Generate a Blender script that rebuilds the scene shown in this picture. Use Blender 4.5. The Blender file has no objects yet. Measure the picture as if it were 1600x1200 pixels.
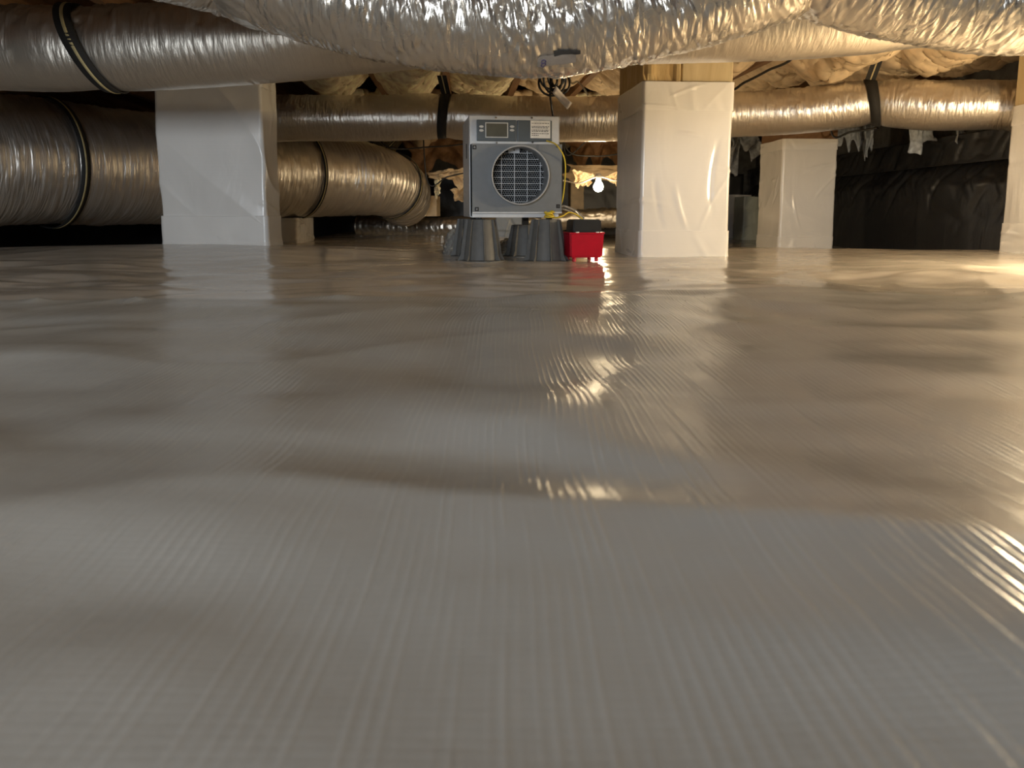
import bpy, bmesh, math, random
import numpy as np
from mathutils import Vector, Matrix
random.seed(7)
S = bpy.context.scene
COL = S.collection
pi = math.pi
# ------------------------------------------------------------------ camera
H, PITCH, F, YP = 0.17, math.radians(8.05), 1202.0, 500.0
cam = bpy.data.cameras.new('camera'); camo = bpy.data.objects.new('camera', cam); COL.objects.link(camo)
camo.location = (0, 0, H); camo.rotation_euler = (pi/2 - PITCH, 0, 0)
cam.sensor_width = 36; cam.lens = F/1600*36; cam.shift_y = (YP-600)/1600
cam.clip_start = .02
cam.dof.use_dof = True; cam.dof.focus_distance = 2.75; cam.dof.aperture_fstop = 8.5
S.camera = camo
# ------------------------------------------------------------------ world, daylight, exposure
w = bpy.data.worlds.new('world'); S.world = w; w.use_nodes = True
w.node_tree.nodes['Background'].inputs[0].default_value = (.62, .75, 1, 1)
w.node_tree.nodes['Background'].inputs[1].default_value = .35
S.view_settings.view_transform = 'Standard'; S.view_settings.look = 'None'
S.view_settings.gamma = 1; S.view_settings.use_curve_mapping = False
S.view_settings.exposure = 0.40
DAY_X, DAY_Z, DAY_W, DAY_H, BACK_Y = -.75, .60, 1.5, .62, -1.7
al = bpy.data.lights.new('daylight', 'AREA'); al.shape = 'RECTANGLE'; al.size = DAY_W; al.size_y = DAY_H
al.energy = 50; al.color = (.86, .93, 1.0)
alo = bpy.data.objects.new('daylight', al); COL.objects.link(alo)
alo.location = (DAY_X, BACK_Y-.16, DAY_Z); alo.rotation_euler = (pi/2, 0, 0)
S.cycles.max_bounces = 8; S.cycles.diffuse_bounces = 4; S.cycles.glossy_bounces = 4; S.cycles.transmission_bounces = 6
BULB_FAR, BULB_NEAR = 150, 900          # emission strengths of the two bulbs

# ------------------------------------------------------------------ helpers
def at(px, py, Y):
    xc = (px-800)/F; yc = -(py-YP)/F
    dy = math.cos(PITCH) + yc*math.sin(PITCH); dz = -math.sin(PITCH) + yc*math.cos(PITCH)
    t = Y/dy
    return Vector((xc*t, Y, H + dz*t))

def _h(ix, iy, iz, s):
    M = np.uint64(0xffffffff)
    h = (ix.astype(np.int64)*374761393 + iy.astype(np.int64)*668265263 + iz.astype(np.int64)*1440662683 + s*974634777)
    h = h.astype(np.uint64) & M
    h = ((h ^ (h >> np.uint64(13)))*np.uint64(1274126177)) & M
    h = ((h ^ (h >> np.uint64(15)))*np.uint64(2246822519)) & M
    return ((h ^ (h >> np.uint64(16))) & np.uint64(0xffff)).astype(float)/65535.
def vn(x, y, z=0., s=0):
    x, y, z = np.broadcast_arrays(np.asarray(x, float), np.asarray(y, float), np.asarray(z, float))
    ix, iy, iz = np.floor(x), np.floor(y), np.floor(z)
    fx, fy, fz = x-ix, y-iy, z-iz
    fx, fy, fz = [f*f*f*(f*(f*6-15)+10) for f in (fx, fy, fz)]
    r = 0
    for a in (0, 1):
        for b in (0, 1):
            for c in (0, 1):
                r = r + _h(ix+a, iy+b, iz+c, s)*np.where(a, fx, 1-fx)*np.where(b, fy, 1-fy)*np.where(c, fz, 1-fz)
    return r
def fbm(x, y, z=0., s=0, o=3):
    r, a, t = 0, 1., 0.
    for k in range(o):
        r = r + a*vn(np.asarray(x)*2**k, np.asarray(y)*2**k, np.asarray(z)*2**k, s+k*17); t += a; a *= .5
    return r/t
def ridge(x, y, z=0., s=0, p=2.):
    return (1-np.abs(2*vn(x, y, z, s)-1))**p

def tag(o, label=None, cat=None, group=None, kind=None):
    if label: o['label'] = label
    if cat: o['category'] = cat
    if group: o['group'] = group
    if kind: o['kind'] = kind
    return o
def empty(name, loc=(0, 0, 0), rz=0):
    o = bpy.data.objects.new(name, None); COL.objects.link(o)
    o.location = loc; o.rotation_euler = (0, 0, rz); o.empty_display_size = .05
    return o
def link(name, me, mat, parent=None, loc=None, smooth=None):
    o = bpy.data.objects.new(name, me); COL.objects.link(o)
    if mat is not None and not me.materials: me.materials.append(mat)
    if parent: o.parent = parent
    if loc is not None: o.location = loc
    if smooth: me.polygons.foreach_set('use_smooth', [True]*len(me.polygons))
    return o
def mesh(name, V, Fc, mat, parent=None, smooth=True, uv=None):
    me = bpy.data.meshes.new(name)
    V = np.asarray(V, float)
    me.from_pydata(V.tolist(), [], Fc if isinstance(Fc, list) else Fc.tolist())
    if uv is not None:
        l = me.uv_layers.new(name='uv'); idx = np.zeros(len(me.loops), int); me.loops.foreach_get('vertex_index', idx)
        l.data.foreach_set('uv', np.asarray(uv, float)[idx].ravel())
    me.update()
    return link(name, me, mat, parent, smooth=smooth)
def gridfaces(nu, nv, wrap=False, off=0):
    i, j = np.meshgrid(np.arange(nu-1), np.arange(nv if wrap else nv-1), indexing='ij')
    j2 = (j+1) % nv
    return (np.stack([i*nv+j, (i+1)*nv+j, (i+1)*nv+j2, i*nv+j2], -1).reshape(-1, 4)+off)
def bm_obj(name, bm, mat, parent=None, smooth=False):
    me = bpy.data.meshes.new(name); bmesh.ops.recalc_face_normals(bm, faces=bm.faces[:]); bm.to_mesh(me); bm.free()
    return link(name, me, mat, parent, smooth=smooth)
def bm_box(bm, x0, x1, y0, y1, z0, z1, bev=0, seg=2):
    r = bmesh.ops.create_cube(bm, size=1)
    vs = r['verts']
    bmesh.ops.scale(bm, vec=(x1-x0, y1-y0, z1-z0), verts=vs)
    bmesh.ops.translate(bm, vec=((x0+x1)/2, (y0+y1)/2, (z0+z1)/2), verts=vs)
    if bev:
        es = list({e for v in vs for e in v.link_edges})
        bmesh.ops.bevel(bm, geom=es, offset=bev, segments=seg, profile=.6, affect='EDGES')
def box(name, x0, x1, y0, y1, z0, z1, mat, parent=None, bev=0, seg=2):
    bm = bmesh.new(); bm_box(bm, x0, x1, y0, y1, z0, z1, bev, seg)
    return bm_obj(name, bm, mat, parent)
def spline(pts, n):
    P = np.array([list(p) for p in pts], float)
    if len(P) == 2: return P[0] + (P[1]-P[0])*np.linspace(0, 1, n)[:, None]
    Q = np.vstack([2*P[0]-P[1], P, 2*P[-1]-P[-2]])
    out = []
    for t in np.linspace(0, len(P)-1-1e-9, n):
        i = int(t); f = t-i; a, b, c, d = Q[i:i+4]
        out.append(.5*(2*b+(c-a)*f+(2*a-5*b+4*c-d)*f*f+(3*b-a-3*c+d)*f**3))
    return np.array(out)
def frames(C):
    T = np.gradient(C, axis=0); T /= np.linalg.norm(T, axis=1)[:, None]
    up = np.array([0, 0, 1.])
    if abs(T[0] @ up) > .9: up = np.array([0, -1., 0])
    A = np.zeros_like(C); B = np.zeros_like(C)
    a = up - T[0]*(up @ T[0]); a /= np.linalg.norm(a)
    for i in range(len(C)):
        a = a - T[i]*(a @ T[i]); a /= np.linalg.norm(a)
        A[i] = a; B[i] = np.cross(T[i], a)
    return T, A, B
def tube(name, pts, r, mat, parent=None, n=None, nv=8, cap=True):
    C = spline(pts, n or max(2, 10*len(pts))); n = len(C); T, A, B = frames(C)
    rr = np.full(n, r) if np.isscalar(r) else np.interp(np.linspace(0, 1, n), np.linspace(0, 1, len(r)), r)
    th = np.arange(nv)/nv*2*pi
    V = (C[:, None]+rr[:, None, None]*(np.cos(th)[None, :, None]*A[:, None]+np.sin(th)[None, :, None]*B[:, None])).reshape(-1, 3)
    Fc = gridfaces(n, nv, True)[:, ::-1].tolist()
    if cap: Fc += [list(range(nv)), list(range((n-1)*nv, n*nv))[::-1]]
    return mesh(name, V, Fc, mat, parent)
def lathe(name, prof, nv, mat, parent=None, smooth=True, capb=True, capt=True, rfun=None):
    th = np.arange(nv)/nv*2*pi
    V = []
    for r, z in prof:
        for t in th:
            q = r*(rfun(t, z) if rfun else 1); V.append((q*math.cos(t), q*math.sin(t), z))
    Fc = gridfaces(len(prof), nv, True)[:, ::-1].tolist()
    if capb: Fc.append(list(range(nv))[::-1])
    if capt: Fc.append(list(range((len(prof)-1)*nv, len(prof)*nv)))
    return mesh(name, V, Fc, mat, parent, smooth)

# ------------------------------------------------------------------ materials
MATS = {}
class N:
    def __init__(s, name):
        s.m = bpy.data.materials.new(name); s.m.use_nodes = True; MATS[name] = s.m
        s.t = s.m.node_tree; s.b = s.t.nodes['Principled BSDF']
    def node(s, typ, **kw):
        n = s.t.nodes.new(typ)
        for k, v in kw.items():
            if k.startswith('i_'): n.inputs[k[2:].replace('_', ' ')].default_value = v
            else: setattr(n, k, v)
        return n
    def l(s, a, b): s.t.links.new(a, b)
    def coord(s, kind='Object', scale=(1, 1, 1), rot=(0, 0, 0), src=None):
        m = s.node('ShaderNodeMapping'); m.inputs['Scale'].default_value = scale; m.inputs['Rotation'].default_value = rot
        if src is None: src = s.node('ShaderNodeTexCoord').outputs[kind]
        s.l(src, m.inputs['Vector']); return m.outputs[0]
    def noise(s, vec, scale, det=3, rough=.5, dist=0):
        n = s.node('ShaderNodeTexNoise', i_Scale=scale, i_Detail=det, i_Roughness=rough, i_Distortion=dist); s.l(vec, n.inputs['Vector']); return n.outputs['Fac']
    def ramp(s, fac, stops):
        r = s.node('ShaderNodeValToRGB'); e = r.color_ramp.elements
        while len(e) < len(stops): e.new(.5)
        for k, (p, c) in enumerate(stops):
            e[k].position = p; e[k].color = (*c, 1) if not np.isscalar(c) else (c, c, c, 1)
        s.l(fac, r.inputs[0]); return r.outputs[0]
    def math(s, op, a, b=None, c=None):
        n = s.node('ShaderNodeMath', operation=op)
        for i, v in enumerate((a, b, c)):
            if v is None: continue
            if np.isscalar(v): n.inputs[i].default_value = v
            else: s.l(v, n.inputs[i])
        return n.outputs[0]
    def mix(s, f, a, b):
        n = s.node('ShaderNodeMix', data_type='RGBA')
        for sock, v in ((n.inputs[0], f), (n.inputs[6], a), (n.inputs[7], b)):
            if np.isscalar(v): sock.default_value = v
            elif isinstance(v, tuple): sock.default_value = (*v, 1)
            else: s.l(v, sock)
        return n.outputs[2]
    def bump(s, h, strength=.5, dist=.01, prev=None):
        b = s.node('ShaderNodeBump'); b.inputs['Strength'].default_value = strength; b.inputs['Distance'].default_value = dist
        s.l(h, b.inputs['Height'])
        if prev is not None: s.l(prev, b.inputs['Normal'])
        return b.outputs[0]
    def set(s, **kw):
        for k, v in kw.items():
            i = s.b.inputs[k.replace('_', ' ')]
            if isinstance(v, tuple): i.default_value = (*v, 1) if len(v) == 3 else v
            elif np.isscalar(v): i.default_value = v
            else: s.l(v, i)
        return s.m

def plain(name, col, rough=.5, metal=0, var=.06, scale=40, bump=0.):
    n = N(name); c = n.coord(); f = n.noise(c, scale, 4)
    lo = tuple(max(0, x*(1-var*2)) for x in col); hi = tuple(min(1, x*(1+var*2)) for x in col)
    n.set(Base_Color=n.ramp(f, [(.3, lo), (.7, hi)]), Roughness=rough, Metallic=metal)
    if bump: n.set(Normal=n.bump(f, bump, .004))
    return n.m
def foil(name, col, rough=.27, metal=.95, crump=.5, lines=.5):
    n = N(name)
    uv = n.coord('UV')
    c1 = n.noise(n.coord('UV', (1, .10, 1), (0, 0, .10)), 70, 3, .6, .3)      # wrinkles round the duct
    vor = n.node('ShaderNodeTexVoronoi', feature='DISTANCE_TO_EDGE'); vor.inputs['Scale'].default_value = 34
    n.l(n.coord('UV', (1.5, .22, 1), (0, 0, -.1)), vor.inputs['Vector'])
    fine = n.noise(uv, 260, 2)
    big = n.noise(uv, 7, 3)
    b = n.bump(c1, lines, .010)
    b = n.bump(n.math('MULTIPLY', vor.outputs['Distance'], n.ramp(big, [(.35, 0.), (.55, 1.)])), crump, .016, b)
    b = n.bump(fine, .25, .0012, b)
    dust = n.ramp(n.noise(uv, 5, 4, .6), [(.35, 0.), (.7, 1.)])
    n.set(Base_Color=n.mix(dust, col, tuple(x*.86 for x in col)), Metallic=metal,
          Roughness=n.math('MULTIPLY_ADD', dust, .12, rough), Normal=b)
    return n.m
def poly(name, col, rough=.3, amp=.5, coat=0., spec=.5, scale=9):
    n = N(name)
    g = n.coord('Object')
    w1 = n.noise(n.coord('Object', (1, 1, .55), (.3, .5, .2)), scale, 3, .5, 1.2)
    w2 = n.noise(n.coord('Object', (1, 1, 1)), scale*5, 3, .55, .6)
    b = n.bump(w1, amp, .02); b = n.bump(w2, amp*.35, .006, b)
    th = n.node('ShaderNodeTexWave', wave_type='BANDS', bands_direction='Z'); th.inputs['Scale'].default_value = 55; n.l(g, th.inputs['Vector'])
    b = n.bump(th.outputs['Fac'], .05, .001, b)
    n.set(Base_Color=n.ramp(w1, [(.3, tuple(x*.93 for x in col)), (.7, col)]), Roughness=rough, Normal=b, Coat_Weight=coat, Coat_Roughness=.15)
    n.b.inputs['Specular IOR Level'].default_value = spec
    return n.m

M_foil_front = foil('foil_crumpled', (.92, .87, .79), .22, .92, .8, .45)
M_foil = foil('foil_duct', (.82, .76, .67), .29, .92, .10, .22)
M_foil_mid = foil('foil_smooth', (.82, .78, .72), .28, .93, .16, .30)
M_foil_rib = foil('foil_ribbed', (.88, .83, .76), .31, .86, .5, .5)
M_white = poly('white_poly_wrap', (.84, .81, .76), .26, .14, .3, .5, 5)
M_whiteband = poly('white_poly_tape', (.85, .82, .77), .30, .12, .1, .5, 5)
M_black = poly('black_poly', (.038, .037, .036), .32, .22, .0, .5, 6)
M_clear = plain('clear_plastic', (.85, .84, .80), .08)
MATS['clear_plastic'].node_tree.nodes['Principled BSDF'].inputs['Transmission Weight'].default_value = .85
MATS['clear_plastic'].node_tree.nodes['Principled BSDF'].inputs['IOR'].default_value = 1.25

def floor_mat(name, rough, weave, col):
    n = N(name); tc = n.node('ShaderNodeTexCoord').outputs['Object']
    wob = n.node('ShaderNodeTexNoise', i_Scale=1.6, i_Detail=2.); n.l(tc, wob.inputs['Vector'])
    add = n.node('ShaderNodeVectorMath', operation='MULTIPLY_ADD'); n.l(wob.outputs['Color'], add.inputs[0]); add.inputs[1].default_value = (.055, .055, 0); n.l(tc, add.inputs[2])
    v = add.outputs[0]
    sx = n.node('ShaderNodeTexWave', bands_direction='X'); sx.inputs['Scale'].default_value = 52; n.l(v, sx.inputs['Vector'])
    sy = n.node('ShaderNodeTexWave', bands_direction='Y'); sy.inputs['Scale'].default_value = 60; n.l(v, sy.inputs['Vector'])
    st = n.noise(n.coord(scale=(1, .06, 1), src=v), 95, 2, .6)                       # long irregular strands
    tx = n.math('POWER', sx.outputs['Fac'], 3.); ty = n.math('POWER', sy.outputs['Fac'], 3.)
    wv = n.math('ADD', n.math('MULTIPLY', tx, n.ramp(st, [(.40, .0), (.62, 1.)])), n.math('MULTIPLY', ty, .15))
    cloud = n.noise(tc, 2.3, 4, .55); crk = n.noise(tc, 28, 4, .6)
    b = n.bump(crk, .10, .006)
    b = n.bump(wv, weave, .0014, b)
    base = n.ramp(cloud, [(.3, tuple(x*.92 for x in col)), (.7, col)])
    base = n.mix(n.math('MULTIPLY', wv, weave*.9), base, tuple(min(1, x*1.35) for x in col))
    n.set(Base_Color=base, Roughness=n.math('MULTIPLY_ADD', n.noise(tc, 6, 3), .16, rough-.08), Normal=b)
    return n.m
M_floor = floor_mat('liner_far', .15, .08, (.60, .54, .46))
M_sheet = floor_mat('liner_woven', .24, .26, (.50, .48, .43))
def wood(name, c0, c1, sc=14, axis=(1, .08, 1)):
    n = N(name); g = n.noise(n.coord('Object', axis), sc, 5, .65, 1.5); k = n.noise(n.coord(), 3, 3)
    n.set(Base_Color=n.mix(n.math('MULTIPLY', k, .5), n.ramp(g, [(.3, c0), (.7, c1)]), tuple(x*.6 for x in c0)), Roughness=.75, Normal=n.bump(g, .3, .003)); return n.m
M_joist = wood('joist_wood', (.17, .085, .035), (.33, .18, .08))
M_block = wood('pine_block', (.60, .46, .25), (.80, .66, .40), 10, (1, 1, .15))
M_sub = wood('subfloor_ply', (.20, .12, .06), (.34, .22, .12), 6, (1, .3, 1))
M_fluff = plain('fibreglass', (.95, .73, .50), .95, 0, .16, 26, .9)
M_kraft = plain('kraft_paper', (.72, .56, .36), .75, 0, .10, 14, .5)
M_grey_fluff = plain('grey_fibre', (.50, .53, .56), .95, 0, .15, 40, .9)
M_concrete = plain('concrete', (.14, .135, .125), .9, 0, .12, 18, .4)
M_strap = plain('strap_black', (.016, .015, .014), .75)
M_stripe = plain('strap_yellow', (.55, .45, .22), .6)

# ------------------------------------------------------------------ the setting
XL, XR, YF = -3.7, 2.55, 8.2
ZJ, ZC = .92, 1.16
def fz(x, y, und=1.):
    x = np.asarray(x, float); y = np.asarray(y, float)
    sm = lambda t: np.clip(t, 0, 1)**2*(3-2*np.clip(t, 0, 1))
    g = lambda cx, cy, rx, ry: np.exp(-((x-cx)/rx)**2-((y-cy)/ry)**2)
    z = .034*g(-1.25, 3.12, .75, .45) + .016*g(-2.3, 2.9, .9, .4)
    z = z - .15*sm((-x-1.45)/.5)*sm((y-3.2)/.7) - .05*sm((y-3.5)/1.4)*sm((x+.2)/.8) - .02*sm((y-3.4)/1)
    z = z - .02*sm((x-1.2)/.6)*sm((y-3.4)/.6)
    fade = 1-.55*sm((y-2.2)/.6)
    wx = x + .22*(vn(x*1.3, y*1.3, 0, 5)-.5); wy = y + .22*(vn(x*1.3, y*1.3, 0, 6)-.5)
    u = .017*(vn(wx*2.3+3, wy*2.9, 0, 11)-.5) + .0125*(vn(wx*4.6, wy*6.2+wx*2.5, 0, 12)-.5)
    u = u + .0055*(ridge(wx*3.1-wy*2.2, wy*3.6+wx, 0, 13, 2.)-.3) + .0030*(vn(wx*11, wy*14, 0, 14)-.5) + .0045*(vn(wx*7.5+wy*2, wy*8.5-wx*3, 0, 16)-.5)
    u = u + .0022*(vn(wx*3.5, wy*26, 0, 15)-.5)*sm((y-1.3)/.4)
    return z + und*u*fade
def lines(segs):
    o = []
    for a, b, st in segs: o += list(np.arange(a, b, st))
    return np.array(o+[segs[-1][1]])
gx = lines([(XL, -2, .05), (-2, 2.3, .016), (2.3, XR, .05)])
gy = lines([(BACK_Y, -.2, .1), (-.2, 1.3, .04), (1.3, 3.4, .0125), (3.4, 5.2, .03), (5.2, YF, .08)])
X, Y = np.meshgrid(gx, gy, indexing='ij')
tag(mesh('floor', np.stack([X, Y, fz(X, Y)], -1).reshape(-1, 3), gridfaces(len(gx), len(gy)), M_floor),
    'glossy off-white vapour barrier liner over the crawl space ground', kind='structure')
# the near woven sheet, lapped over the far one, with a wavy edge
def edge_y(x):
    return 1.56 + .10*(vn(np.asarray(x)*1.9, 2.2, 0, 31)-.5) + .02*(vn(np.asarray(x)*9, 1.2, 0, 32)-.5) - .13*np.clip((-np.asarray(x)-.55)/.5, 0, 1)
xs = lines([(-2.6, -1.3, .03), (-1.3, 1.3, .0085), (1.3, 2.4, .03)])
ts = np.concatenate([np.linspace(0, .93, 175), np.linspace(.935, 1, 22)])
T_, X = np.meshgrid(ts, xs, indexing='xy'); 
Y0 = -.6; Y = Y0 + (edge_y(X)-Y0)*T_
lip = np.clip((1-T_)/.012, 0, 1)
Z = fz(X, Y) + .005*lip - .004*(1-lip) + .0065*ridge(X*5.0, Y*2+X, 0, 35, 4.)*np.clip(1-np.abs(T_-.985)/.02, 0, 1)
tag(mesh('liner_sheet', np.stack([X, Y, Z], -1).reshape(-1, 3), gridfaces(len(xs), len(ts)), M_sheet),
    'woven greyish white liner sheet spread over the whole foreground', 'floor liner')

def slab(name, x0, x1, y0, y1, z0, z1, mat, label=None):
    return tag(box(name, x0, x1, y0, y1, z0, z1, mat), label, kind='structure')
slab('wall_left', XL-.15, XL, BACK_Y, YF, -.4, ZC, M_concrete)
slab('wall_right', XR, XR+.15, BACK_Y, YF, -.4, ZC, M_concrete)
slab('wall_front', XL-.15, XR+.15, YF, YF+.15, -.4, ZC, M_concrete)
# wall behind the camera with the access opening that lets the daylight in
bm = bmesh.new()
ox0, ox1, oz0, oz1 = DAY_X-DAY_W/2, DAY_X+DAY_W/2, DAY_Z-DAY_H/2, DAY_Z+DAY_H/2
for a in ((XL, ox0, -.4, ZC), (ox1, XR, -.4, ZC), (ox0, ox1, -.4, oz0), (ox0, ox1, oz1, ZC)):
    bm_box(bm, a[0], a[1], BACK_Y-.15, BACK_Y, a[2], a[3])
tag(bm_obj('wall_back', bm, M_concrete), kind='structure')
ceiling = slab('ceiling', XL-.15, XR+.15, BACK_Y-.15, YF+.15, ZC, ZC+.03, M_sub)
JD = Vector((-.0666, 1, 0)).normalized()
JX = [-.75+.41*k for k in range(-6, 9)]         # joist positions across the room at Y = 4
for jx in JX:
    for (ya, yb) in ((-1.6, 8.1),):
        bm = bmesh.new(); bm_box(bm, -.019, .019, ya-4, yb-4, ZJ, ZC)
        o = bm_obj('joist', bm, M_joist, ceiling); o.location = (jx, 4, 0); o.rotation_euler = (0, 0, .0666)

# ------------------------------------------------------------------ ducts
class Duct:
    def __init__(s, pts, radii, nu, nv, disp, sq=None):
        s.C = spline(pts, nu); s.T, s.A, s.B = frames(s.C)
        s.L = np.concatenate([[0], np.cumsum(np.linalg.norm(np.diff(s.C, axis=0), axis=1))])
        rt = np.linspace(0, 1, nu)
        s.R = np.interp(rt, np.linspace(0, 1, len(radii)), radii) if not callable(radii) else radii(s.L)
        s.nu, s.nv, s.disp, s.sq = nu, nv, disp, sq
    def surf(s, l, th, off=0., use=True):
        l = np.asarray(l, float); th = np.asarray(th, float)
        f = lambda a: np.stack([np.interp(l, s.L, a[:, k]) for k in range(3)], -1)
        r = np.interp(l, s.L, s.R); d = s.disp(l, th, r) if use else 0
        q = (r+d+off)[..., None]
        zsc = 1. if s.sq is None else s.sq(l)[..., None]
        return f(s.C) + q*(np.cos(th)[..., None]*f(s.A)*zsc + np.sin(th)[..., None]*f(s.B))
    def lx(s, X):                  # length at which the axis crosses a given x
        return float(np.interp(X, s.C[:, 0], s.L))
    def build(s, name, mat, parent=None, caps=True):
        th = np.arange(s.nv)/s.nv*2*pi
        Lg, Th = np.meshgrid(s.L, th, indexing='ij')
        V = s.surf(Lg, Th).reshape(-1, 3)
        # uv (metres), mirrored in v so there is no seam jump
        vv = np.abs(Th-pi)*.2
        Fc = gridfaces(s.nu, s.nv, True)[:, ::-1].tolist()
        if caps: Fc += [list(range(s.nv)), list(range((s.nu-1)*s.nv, s.nu*s.nv))[::-1]]
        return mesh(name, V, Fc, mat, parent, True, np.stack([Lg, vv], -1).reshape(-1, 2))
def band(name, duct, l0, width, off, mat, parent, skew=0., thick=.003, smoothed=True):
    nv = 72; th = np.arange(nv)/nv*2*pi; V = []
    for (dl, o) in ((-width/2, 0), (-width/2, thick), (width/2, thick), (width/2, 0)):
        l = l0 + dl + skew*np.cos(th)
        a = duct.surf(l, th, off+o, False)
        V.append(a)
    V = np.concatenate(V); Fc = gridfaces(4, nv, True).tolist()
    Fc += [[3*nv+j, j, (j+1) % nv, 3*nv+(j+1) % nv] for j in range(nv)]
    return mesh(name, V, Fc, mat, parent, True)
def strap(duct, l0, width, off, label, skew=0., tail=None, tailtop=None):
    root = empty('hanger_strap', tuple(duct.surf(l0, 0., off, False)))
    tag(root, label, 'strap')
    inv = Matrix.Translation(-root.location)
    lp = band('loop', duct, l0, width, off, M_strap, root, skew)
    st = band('stripe', duct, l0, width*.2, off+.0034, M_stripe, lp, skew, .0008)
    for o in (lp,): o.data.transform(inv)
    st.data.transform(inv)
    if tail:
        a = Vector(duct.surf(l0 + skew*math.cos(tail), tail, off+.002, False)); b = Vector(tailtop)
        d = Vector((width/2, 0, 0)); e = Vector((0, .0015, 0))
        V = [p+sx*d+sy*e - root.location for p in (a, b) for sx in (-1, 1) for sy in (-1, 1)]
        mesh('tail', [tuple(v) for v in V], [[0, 1, 3, 2], [4, 6, 7, 5], [0, 4, 5, 1], [2, 3, 7, 6], [0, 2, 6, 4], [1, 5, 7, 3]], M_strap, root, False)
        e2 = Vector((0, -.0022, 0)); d2 = Vector((width*.065, 0, 0))
        V = [p+sx*d2+e2+k*Vector((0, -.0008, 0)) - root.location for p in (a, b) for sx in (-1, 1) for k in (0, 1)]
        mesh('stripe', [tuple(v) for v in V], [[0, 1, 3, 2], [4, 6, 7, 5], [0, 4, 5, 1], [2, 3, 7, 6], [0, 2, 6, 4], [1, 5, 7, 3]], M_stripe, root, False)
    return root
def crumple(seed, big, mid, small, fu=16., skew=.05, ribs=0., pitch=.03, low=1., cut=-.1, sharp=2.):
    def d(l, th, r):
        c, s_ = np.cos(th), np.sin(th)
        a = l + skew*np.sin(th+.6)
        k = np.clip((c + .5*(vn(a*fu*.6, 3.3, 0, seed+8)-.5) - cut + .35)/.7, 0, 1); k = low + (1-low)*k*k*(3-2*k)
        o = big*(vn(l*2.5, c*1.1+5, s_*1.1+5, seed)-.5)*2
        mid_, sm_ = mid*k, small*k
        o = o + mid_*(ridge(a*fu, c*.9+3, s_*.9+3, seed+1, sharp)-.35)
        o = o - mid_*.9*ridge(a*fu*1.7+3, c*1.6+3, s_*1.6+3, seed+4, 5.)
        o = o + sm_*(ridge(a*fu*2.6, c*2.4+7, s_*2.4+7, seed+2, sharp)-.4)
        o = o + sm_*.5*(vn(a*fu*5, c*6+9, s_*6+9, seed+3)-.5)*2
        if ribs: o = o + ribs*np.cos((l/pitch + th/(2*pi))*2*pi)*(.4+.6*vn(l*5, c*2, s_*2, seed+6))
        return o
    return d
def bottom_path(bp, Y, r, dy=0.):
    """axis points for a duct whose lower silhouette passes through the given pixels"""
    out = []
    for k, (px, py) in enumerate(bp):
        yy = Y[k] if not np.isscalar(Y) else Y
        p = at(px, py, yy); rr = r if np.isscalar(r) else r[k]
        e = math.atan2(p.z-H, yy)
        out.append((p.x, yy + rr*math.sin(e), p.z + rr*math.cos(e)))
    return out
# A : the nearest crumpled duct overhead, sagging twice
rA = .145
pA = [(-1.9, .75, .76), (-1.25, 1.15, .765)] + bottom_path([(310, 6), (420, 38), (500, 62), (620, 92), (740, 108), (850, 115), (930, 104), (1060, 76), (1180, 42), (1262, 6), (1310, 26), (1400, 54), (1520, 74), (1620, 80)], 1.72, rA) + [(1.6, 1.75, .68), (2.3, 1.8, .75)]
def rAf(L):
    return np.full_like(L, rA)
A = Duct(pA, [rA], 1500, 170, crumple(3, .006, .011, .0075, 27., .05, low=.26, cut=-.72, sharp=1.1))
lpin = A.lx(at(1265, 6, 1.72).x)
A.R = rA*(1-.16*np.exp(-((A.L-lpin)/.035)**2))
ductA = tag(A.build('flexible_duct', M_foil_front), 'crumpled silver foil duct nearest overhead, sagging in two swags', 'duct')
# B : second duct behind it
rB = .118
pB = [(-2.9, 2.15, .66)] + bottom_path([(-60, 136), (100, 139), (250, 136), (420, 124), (560, 109), (700, 98), (850, 95), (1000, 93), (1150, 90), (1230, 87), (1350, 79), (1480, 66)], 2.33, rB) + [(1.9, 2.4, .775), (2.5, 2.45, .77)]
B = Duct(pB, [rB], 700, 120, crumple(21, .004, .0065, .004, 26., .03, low=.10, cut=.25))
lb = B.lx(at(140, 70, 2.33).x)
B.R = rB*(1.03-.05*np.exp(-((B.L-lb)/.05)**2))
tag(B.build('flexible_duct', M_foil), 'long foil duct passing just above the two nearest wrapped piers', 'duct')
strap(B, lb, .048, .004, 'black strap with yellow stripe round the upper left duct', -.05)
# C : the large ribbed trunk duct at the left
pC = [(-3.25, 1.85, .40), (-2.8, 2.55, .39)] + [(-2.23, 3.42, .387), (-1.75, 4.25, .395), (-1.25, 5.0, .402), (-.97, 5.32, .385), (-.83, 5.62, .33), (-.82, 5.95, .25)]
C = Duct(pC, [.285, .285, .285, .28, .265, .24, .22, .20], 620, 150, crumple(41, .008, .005, .0025, 20., .02, .0026, .033))
tag(C.build('trunk_duct', M_foil_rib), 'fat ribbed silver trunk duct low behind the left pier', 'duct')
def l_at(D, px):                    # length where the axis projects to pixel column px
    q = 800 + F*D.C[:, 0]/(D.C[:, 1]*math.cos(PITCH)-(D.C[:, 2]-H)*math.sin(PITCH))
    k = np.argsort(q); return float(np.interp(px, q[k], D.L[k]))
strap(C, l_at(C, 75), .040, .010, 'black strap round the fat trunk duct, left of the wrapped pier')
s2 = strap(C, l_at(C, 462), .030, .010, 'black strap round the trunk duct, right behind the left pier', 0, .0, (-1.25, 4.1, .93))
strap(C, l_at(C, 612), .030, .010, 'black strap round the far elbow of the trunk duct', 0, -.7, (-.46, 5.2, .93))
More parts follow.
